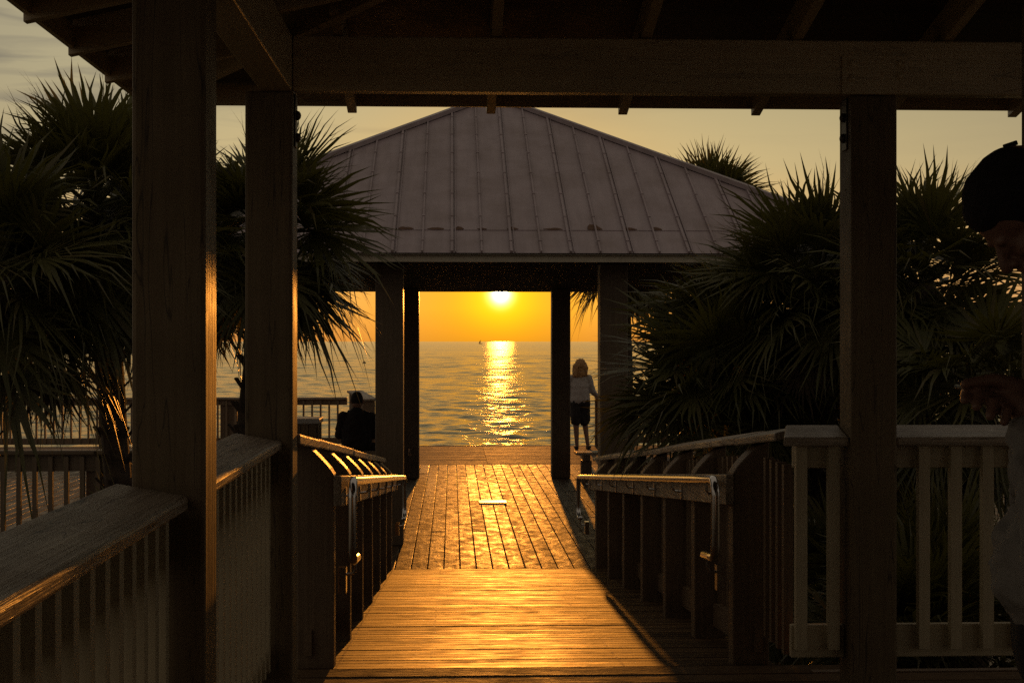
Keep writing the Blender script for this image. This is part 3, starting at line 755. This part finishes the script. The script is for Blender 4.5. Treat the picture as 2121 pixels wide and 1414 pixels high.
palm('fan palm behind the second left post, fronds hanging beside the pavilion column', px(560, 470, 9.8), (-1.52, 9.9), 11, 48, .46, .30, .07, droop=.15)
palm('tall fan palm at far left with spiky fronds against the clouds', px(195, 430, 9.0), (-2.02, 9.2), 12, 58, .52, .36, .085, droop=.14, dead=7)
palm('low drooping fan palm at the left edge above the dark rail', px(-10, 560, 8.2), (-2.85, 8.3), 13, 46, .46, .34, .11, droop=.2, el1=-42)
palm('fan palm partly behind the first left post, shaggy trunk beside it', px(350, 500, 10.6), (-2.3, 10.9), 14, 40, .46, .32, .10, droop=.18, dead=8)
palm('large fan palm in front of the pavilion roof, left of the right post', px(1690, 590, 10.2), (2.75, 10.4), 21, 50, .50, .36, .10, droop=.12, el1=-38)
palm('fan palm leaning over the right ramp railing, fronds across the pavilion column', px(1575, 670, 10.8), (2.45, 11.0), 22, 46, .55, .38, .10, droop=.18, el0=66, el1=-44)
palm('fan palm right of the right shelter post, behind the man', px(1905, 585, 9.8), (3.15, 10.0), 23, 50, .47, .34, .11, droop=.13, el1=-36)
palm('low fan palm behind the hand of the man', px(2010, 790, 9.0), (3.35, 9.2), 24, 34, .45, .32, .10, droop=.2, el0=50)
palm('fan palm behind the right slope of the pavilion roof', px(1475, 432, 24.6), (4.45, 24.8), 25, 46, .75, .50, .13, droop=.12)
palm('fan palm behind the pavilion with frond tips hanging below the beam', px(1290, 545, 24.0), (2.95, 24.3), 26, 40, .62, .45, .12, droop=.2)
palm('low wide fan palm beside the right ramp railing, under the leaning palm', px(1490, 785, 10.4), (2.42, 10.6), 28, 38, .48, .38, .09, droop=.14, el0=60, el1=-18)
palm('low fan palm just left of the right shelter post, sea glinting through it', px(1640, 800, 11.4), (2.95, 11.6), 29, 32, .46, .36, .09, droop=.15, el0=60, el1=-30)
def shrub(label, c, seed, n=26, L=.42, lp=.4):
    t = thing('saw_palmetto', label, 'shrub', (c[0], c[1], -1.15), 'saw palmetto clumps under the palms')
    o = crown(seed, n, L, lp, 80, -8, .15, 0).build('foliage', [M['leaf'], M['deadleaf']], t); o.location = (0, 0, c[2] + 1.15)
    MB().tube([(0, 0, -.05), (.03, 0, (c[2] + 1.15) * .6), (0, 0, c[2] + 1.15 + .02)], .05, 8, rs=[.07, .06, .04]).build('stem', M['bark'], t)
shrub('saw palmetto clump right of the ramp railing, nearest the shelter', (2.45, 7.6, -.25), 31, 34)
shrub('saw palmetto clump right of the ramp railing, halfway down', (2.5, 9.4, -.25), 32, 34)
shrub('saw palmetto clump right of the ramp railing, by the pavilion', (2.65, 12.4, -.25), 33, 34)
shrub('saw palmetto clump behind the cream rail right of the post', (2.75, 8.0, -.1), 34, 34)
shrub('saw palmetto clump behind the cream rail at the right edge', (3.6, 8.2, -.1), 35, 30)
shrub('saw palmetto clump behind the left ramp railing', (-1.7, 8.2, -.4), 36, 26)
shrub('saw palmetto clump left of the first left post', (-2.5, 11.6, -.45), 37, 26)
shrub('saw palmetto clump at the dark boardwalk rail under the right palms', (3.9, 13.4, -.1), 38, 30)

# ------------------------------------------------------------------ people
def capsule(bm, p, q, r1, r2, sc=None):
    p = Vector(p); q = Vector(q); vs = []
    for c_, r_ in ((p, r1), (q, r2)):
        for i in range(1, 8):
            th = math.pi * i / 8
            for k in range(12):
                ph = math.pi * k / 6
                v_ = Vector((math.sin(th) * math.cos(ph), math.sin(th) * math.sin(ph), math.cos(th))) * r_
                if sc: v_ = Vector((v_.x * sc[0], v_.y * sc[1], v_.z * sc[2]))
                vs.append(bm.verts.new(c_ + v_))
    res = bmesh.ops.convex_hull(bm, input=vs)
    bmesh.ops.delete(bm, geom=[g_ for g_ in res.get('geom_interior', []) if isinstance(g_, bmesh.types.BMVert)], context='VERTS')
def blob(name, caps, mat, parent, voxel=.012, smooth=4, wr=None):
    me = bpy.data.meshes.new(name)
    all_v = []; all_f = []
    for c_ in caps:
        bm = bmesh.new(); capsule(bm, *c_)
        bm.verts.ensure_lookup_table(); bm.verts.index_update(); o_ = len(all_v)
        all_v += [tuple(v.co) for v in bm.verts]; all_f += [[o_ + v.index for v in f.verts] for f in bm.faces]; bm.free()
    me.from_pydata(all_v, [], all_f); me.update()
    tmp = bpy.data.objects.new(name, me); COL.objects.link(tmp)
    r_ = tmp.modifiers.new('r', 'REMESH'); r_.mode = 'VOXEL'; r_.voxel_size = voxel
    s_ = tmp.modifiers.new('s', 'SMOOTH'); s_.iterations = smooth; s_.factor = .5
    dg = bpy.context.evaluated_depsgraph_get(); dg.update()
    me2 = bpy.data.meshes.new_from_object(tmp.evaluated_get(dg)); bpy.data.objects.remove(tmp); bpy.data.meshes.remove(me)
    if wr:
        amp, fx, fz = wr
        nn = [v.normal.copy() for v in me2.vertices]
        for v, n_ in zip(me2.vertices, nn): v.co += n_ * amp * (noise.noise(Vector((v.co.x * fx, v.co.y * fx, v.co.z * fz))) + .5 * noise.noise(Vector((v.co.x * fx * 2.1, v.co.y * fx * 2.1, v.co.z * fz * 2.1))))
    me2.name = name; me2.materials.clear(); me2.materials.append(M[mat]); me2.polygons.foreach_set('use_smooth', [True] * len(me2.polygons))
    o = bpy.data.objects.new(name, me2); COL.objects.link(o); o.parent = parent
    return o

# man at the right edge, facing left, head bowed over what he holds (local frame: faces -X, left side towards -Y)
man = thing('person', 'man at the right edge in black knit cap, head bowed over a phone', 'person', (1.24, 2.62, 0))
def X(u, v, dy=0):   # photo pixel to this figure's local frame
    q = px(u, v, 2.62 + dy); return (q.x - 1.24, q.y - 2.62, q.z)
hd = []
def P3(u, v, dy=0): return Vector(X(u, v, dy))
HC = P3(2132, 444); HA = R(48); HS = .92
def H(x, y, z):
    x, y, z = x * HS, y * HS, z * HS
    return HC + Vector((x * math.cos(HA) - z * math.sin(HA), y, x * math.sin(HA) + z * math.cos(HA)))
def hc(p, q, r1, r2, sc=None): return (H(*p), H(*q), r1 * HS, r2 * HS) + ((sc,) if sc else ())
head = [hc((.02, 0, .03), (.03, 0, .045), .088, .09, (1, .86, 1)), hc((-.035, 0, .045), (-.035, 0, .03), .058, .058, (1, 1.1, 1)),
    hc((-.040, 0, -.01), (-.034, 0, -.075), .050, .040, (1, 1.12, 1)), hc((-.086, -.018, .014), (-.084, -.034, .012), .0105, .009), hc((-.086, .018, .014), (-.084, .034, .012), .0105, .009),
    hc((-.086, 0, .006), (-.108, 0, -.032), .0085, .0125), hc((-.108, 0, -.034), (-.110, 0, -.038), .0125, .012), hc((-.096, -.012, -.040), (-.094, -.012, -.040), .009, .009), hc((-.096, .012, -.040), (-.094, .012, -.040), .009, .009),
    hc((-.086, -.014, -.062), (-.086, .014, -.062), .0095, .0095), hc((-.083, -.012, -.075), (-.083, .012, -.075), .0095, .0095), hc((-.079, -.006, -.098), (-.079, .006, -.098), .018, .018),
    hc((-.070, -.016, -.094), (.012, -.058, -.058), .022, .020), hc((-.070, .016, -.094), (.012, .058, -.058), .022, .020), hc((-.060, -.036, -.026), (-.03, -.052, -.02), .024, .022), hc((-.060, .036, -.026), (-.03, .052, -.02), .024, .022),
    hc((-.074, -.031, -.004), (-.074, -.033, -.004), .0125, .0125), hc((-.074, .031, -.004), (-.074, .033, -.004), .0125, .0125),
    hc((.020, -.080, .012), (.012, -.078, -.028), .016, .010, (1, .6, 1)), hc((.020, .080, .012), (.012, .078, -.028), .016, .010, (1, .6, 1)),
    (H(.028, 0, -.05), Vector((.0, 0, 1.50)), .056, .064),
    ((.0, 0, 1.48), (-.03, 0, 1.15), .10, .11, (1, 1.35, 1)), ((-.03, 0, 1.15), (-.02, 0, .95), .11, .12, (1, 1.3, 1)),
    ((-.02, -.1, .92), (.0, -.11, .5), .085, .058), ((.0, -.11, .5), (.03, -.11, .10), .056, .042), ((.03, -.11, .06), (-.13, -.12, .05), .045, .04),
    ((-.02, .1, .92), (.0, .11, .5), .085, .058), ((.0, .11, .5), (.03, .11, .10), .056, .042), ((.03, .11, .06), (-.13, .12, .05), .045, .04),
    ((.0, -.20, 1.43), (-.24, -.24, 1.09), .05, .042), ((-.24, -.24, 1.09), P3(2126, 858, -.07), .040, .027),
    ((.0, .20, 1.43), (-.06, .24, 1.10), .05, .042), ((-.06, .24, 1.10), P3(2124, 850, .06), .040, .027),
    # near hand: palm, thumb along the top, four unequal curled fingers below the phone
    (P3(2128, 846, -.07), P3(2088, 818, -.055), .027, .025), (P3(2100, 806, -.05), P3(2085, 808, -.045), .024, .022),
    (P3(2112, 800, -.06), P3(2058, 785, -.07), .0165, .0125), (P3(2058, 785, -.07), P3(2008, 791, -.078), .0118, .009), (P3(2008, 791, -.078), P3(1998, 795, -.08), .009, .0082),
    (P3(2085, 812, -.03), P3(2030, 806, -.04), .0115, .0105), (P3(2030, 806, -.04), P3(2001, 810, -.06), .0105, .0098), (P3(2001, 810, -.06), P3(1998, 827, -.085), .0100, .0088),
    (P3(2090, 822, -.035), P3(2052, 817, -.055), .0115, .0108), (P3(2052, 817, -.055), P3(2027, 818, -.075), .0108, .0102), (P3(2027, 818, -.075), P3(2023, 841, -.095), .0102, .0090),
    (P3(2100, 834, -.045), P3(2078, 828, -.07), .0115, .0110), (P3(2078, 828, -.07), P3(2057, 832, -.088), .0110, .0106), (P3(2057, 832, -.088), P3(2052, 860, -.102), .0106, .0094),
    (P3(2110, 848, -.06), P3(2094, 846, -.08), .0105, .0098), (P3(2094, 846, -.08), P3(2086, 850, -.094), .0098, .0092), (P3(2086, 850, -.094), P3(2080, 873, -.102), .0094, .0082),
    # far hand under the phone
    (P3(2124, 845, .07), P3(2085, 822, .06), .026, .023), (P3(2085, 815, .05), P3(2035, 815, .02), .0105, .009), (P3(2088, 826, .055), P3(2050, 830, .02), .0105, .009), (P3(2092, 838, .06), P3(2064, 846, .03), .0105, .009), (P3(2098, 850, .06), P3(2080, 860, .035), .0095, .008), (P3(2095, 803, .06), P3(2050, 795, .02), .0115, .0095),
]
blob('body', head, 'skin', man, .0042, 2)
cap_ = [hc((.002, 0, .056), (.028, 0, .056), .096, .094, (1, .92, .84)), hc((.055, 0, .040), (.070, 0, .030), .070, .064, (1, 1.2, 1)), hc((-.048, 0, .068), (-.030, 0, .070), .050, .058, (1, 1.3, 1)), hc((.025, 0, .085), (.045, 0, .090), .060, .05, (1.1, 1, .9)), hc((.02, -.05, .045), (.05, -.045, .035), .04, .04), hc((.02, .05, .045), (.05, .045, .035), .04, .04)]
o = blob('knit_cap', cap_, 'hat', man, .007, 3); o['label'] = 'black knit cap'
m = MB(); q_ = H(.078, 0, .122); m.bar(q_ + Vector((-.012, 0, -.004)), q_ + Vector((.012, 0, .004)), .012, .009); m.build('cap_tag', M['hat'], o, bevel=.002)
jk = [((.01, 0, 1.485), (.0, 0, 1.40), .118, .132, (1, 1.36, 1)), ((.0, 0, 1.53), (-.012, 0, 1.56), .088, .076), ((.0, 0, 1.40), (-.03, 0, 1.08), .135, .142, (1, 1.35, 1)), ((-.05, 0, 1.12), (-.09, 0, 1.05), .145, .152, (1, 1.3, 1)), ((-.09, 0, 1.02), (-.09, 0, 1.0), .150, .146, (1, 1.3, .35)),
      ((.0, -.20, 1.42), (-.235, -.25, 1.10), .075, .060), ((-.235, -.25, 1.10), P3(2142, 925, -.1), .058, .043), ((-.24, -.25, 1.09), (-.21, -.25, 1.065), .054, .058), (P3(2134, 905, -.095), P3(2132, 893, -.095), .040, .038),
      ((.0, .20, 1.42), (-.05, .25, 1.11), .075, .060), ((-.05, .25, 1.11), P3(2146, 920, .09), .062, .044), ((-.10, -.21, 1.20), (-.15, -.235, 1.12), .08, .075), ((-.19, -.255, 1.16), (-.15, -.25, 1.09), .062, .07)]
o = blob('jacket', jk, 'jacket', man, .008, 3, (.012, 14, 22)); o['label'] = 'pale jacket with baggy sleeve'
tr_ = [((-.08, 0, 1.02), (-.07, 0, .90), .125, .13, (1, 1.3, 1)), ((-.05, -.1, .92), (.0, -.11, .5), .105, .078), ((.0, -.11, .5), (.03, -.11, .10), .076, .07), ((-.02, .1, .92), (.0, .11, .5), .105, .078), ((.0, .11, .5), (.03, .11, .10), .076, .07)]
blob('trousers', tr_, 'dark_cloth', man, .012, 4)
blob('shoe', [((.05, -.11, .045), (-.15, -.12, .04), .05, .042)], 'dark_cloth', man, .01, 2); blob('shoe', [((.05, .11, .045), (-.15, .12, .04), .05, .042)], 'dark_cloth', man, .01, 2)
ph_ = MB(); a_, b_ = P3(1990, 800, -.03), P3(2100, 832, -.03)
ph_.bar(a_, b_, .075, .009, (0, 0, 1)); ph_o = ph_.build('phone', M['phone'], None, bevel=.003)
ph_o.location = man.location; tag(ph_o, 'dark phone held flat in the hands of the man at right', 'phone')

# seated person, from behind
sp = thing('person', 'seated person in dark jacket and cap, seen from behind, left of the columns', 'person', (-1.40, 21.42, ZD + .452))
sit = [((0, .02, .10), (0, 0, .30), .13, .12, (1.35, .9, 1)), ((0, 0, .30), (0, -.01, .50), .125, .10, (1.4, .85, 1)), ((0, 0, .53), (0, .02, .62), .06, .055), ((0, .04, .68), (0, .05, .76), .085, .082, (.92, 1.05, 1)),
       ((-.08, .02, .08), (-.12, .42, .07), .082, .06), ((.08, .02, .08), (.12, .42, .07), .082, .06), ((-.12, .42, .06), (-.12, .44, -.36), .055, .04), ((.12, .42, .06), (.12, .44, -.36), .055, .04), ((-.12, .42, -.40), (-.12, .56, -.415), .04, .032), ((.12, .42, -.40), (.12, .56, -.415), .04, .032),
       ((-.20, 0, .50), (-.25, .06, .24), .055, .045), ((-.25, .06, .24), (-.10, .34, .17), .042, .032), ((.20, 0, .50), (.25, .06, .24), .055, .045), ((.25, .06, .24), (.10, .34, .17), .042, .032),
       ((-.10, .34, .17), (-.06, .40, .15), .035, .03), ((.10, .34, .17), (.06, .40, .15), .035, .03), ((-.088, .04, .70), (-.094, .04, .73), .016, .016), ((.088, .04, .70), (.094, .04, .73), .016, .016)]
blob('body', sit, 'skin', sp, .012, 3)
sj = [((0, .01, .08), (0, 0, .30), .165, .155, (1.4, .9, 1)), ((0, 0, .30), (0, -.01, .51), .15, .115, (1.5, .9, 1)), ((0, 0, .52), (0, .0, .57), .09, .075, (1.1, 1, 1)), ((-.20, 0, .50), (-.27, .06, .23), .075, .065), ((-.27, .06, .23), (-.11, .33, .17), .06, .045), ((.20, 0, .50), (.27, .06, .23), .075, .065), ((.27, .06, .23), (.11, .33, .17), .06, .045), ((.23, -.05, .06), (.30, -.03, .03), .07, .06)]
blob('jacket', sj, 'dark_cloth', sp, .012, 3, (.02, 12, 16))
blob('cap', [((0, .04, .745), (0, .05, .79), .10, .085, (.95, 1.08, .95)), ((0, .13, .75), (0, .17, .745), .05, .045, (1.3, 1, .3))], 'dark_cloth', sp, .01, 3)
blob('trousers', [((0, .04, .07), (0, .06, .1), .12, .11, (1.4, 1, .8)), ((-.08, .04, .085), (-.12, .42, .075), .095, .072), ((.08, .04, .085), (.12, .42, .075), .095, .072), ((-.12, .42, .06), (-.12, .44, -.34), .068, .055), ((.12, .42, .06), (.12, .44, -.34), .068, .055)], 'dark_cloth', sp, .012, 3)

# standing woman, from behind
wp = thing('person', 'blond woman in white top and dark shorts standing by the sea railing', 'person', (2.44, 27.55, ZD))
wb = [((0, 0, .92), (0, 0, 1.10), .11, .095, (1.35, .9, 1)), ((0, 0, 1.10), (0, 0, 1.36), .10, .10, (1.4, .85, 1)), ((0, 0, 1.40), (.01, .02, 1.48), .048, .045), ((.01, .03, 1.55), (.01, .035, 1.62), .08, .078, (.9, 1.05, 1)),
      ((-.08, 0, .88), (-.075, .0, .48), .088, .058), ((-.075, 0, .48), (-.06, -.02, .10), .060, .038), ((-.06, -.03, .05), (-.07, .12, .035), .036, .03),
      ((.09, 0, .88), (.10, .08, .50), .085, .056), ((.10, .08, .50), (.15, .03, .10), .058, .037), ((.15, .02, .05), (.20, .15, .035), .036, .03),
      ((-.18, 0, 1.36), (-.23, .03, 1.08), .045, .036), ((-.23, .03, 1.08), (-.20, .22, .98), .034, .026), ((-.20, .22, .98), (-.18, .29, .99), .026, .02),
      ((.18, 0, 1.36), (.25, .03, 1.10), .045, .036), ((.25, .03, 1.10), (.36, .20, 1.0), .034, .026), ((.36, .20, 1.0), (.40, .26, 1.0), .026, .02)]
blob('body', wb, 'skin', wp, .011, 3)
blob('top', [((0, 0, .95), (0, 0, 1.2), .142, .128, (1.4, .95, 1)), ((0, 0, 1.2), (0, 0, 1.37), .128, .10, (1.5, .95, 1)), ((-.17, 0, 1.36), (-.235, .03, 1.08), .068, .06), ((-.235, .03, 1.08), (-.20, .20, .98), .056, .042), ((.17, 0, 1.36), (.25, .03, 1.10), .068, .06), ((.25, .03, 1.10), (.35, .19, 1.0), .056, .042)], 'white_cloth', wp, .010, 2, (.009, 16, 12))
blob('hair', [((.01, .0, 1.585), (.01, .02, 1.63), .118, .098, (.98, 1.05, 1)), ((-.05, -.03, 1.55), (-.07, -.05, 1.43), .095, .075, (1, .8, 1)), ((.06, -.03, 1.55), (.075, -.04, 1.44), .09, .07, (1, .8, 1)), ((0, -.05, 1.56), (0, -.065, 1.42), .09, .07, (1.1, .7, 1))], 'hair', wp, .008, 1, (.022, 55, 6))
blob('shorts', [((0, 0, .90), (0, 0, 1.0), .13, .125, (1.38, .95, 1)), ((-.08, 0, .88), (-.075, .0, .54), .115, .10), ((.09, 0, .88), (.095, .06, .54), .115, .10)], 'dark_cloth', wp, .011, 2, (.018, 16, 8))
blob('shoe', [((-.06, -.04, .035), (-.07, .14, .03), .04, .034)], 'dark_cloth', wp, .01, 2); blob('shoe', [((.15, .01, .035), (.20, .17, .03), .04, .034)], 'dark_cloth', wp, .01, 2)

# ------------------------------------------------------------------ out on the water
t = thing('sailboat', 'tiny dark sailboat on the horizon left of the sun path', 'sailboat', (63, 3200, -4))
MB().prism([(-4, 0), (4.2, 0), (5, 1.3), (-4, 1.1)], lambda u, v, k: (u, (k - .5) * 2, v)).build('hull', M['bird'], t)
MB().tube([(0, 0, 1), (0, 0, 9.5)], .12, 6).build('mast', M['bird'], t)
MB().prism([(.3, 1.8), (-3.8, 2.0), (.1, 9)], lambda u, v, k: (u, (k - .5) * .06, v)).build('sail', M['bird'], t)
t = thing('buoy', 'small dark buoy floating on the sea left of the pavilion column', 'buoy', (-22, 365, -4.1))
m = MB(); m.ball((0, 0, .1), .38, 8, (1.3, 1, 1)); m.tube([(0, 0, .4), (0, 0, .7)], .09, 8); m.build('float', M['bird'], t)
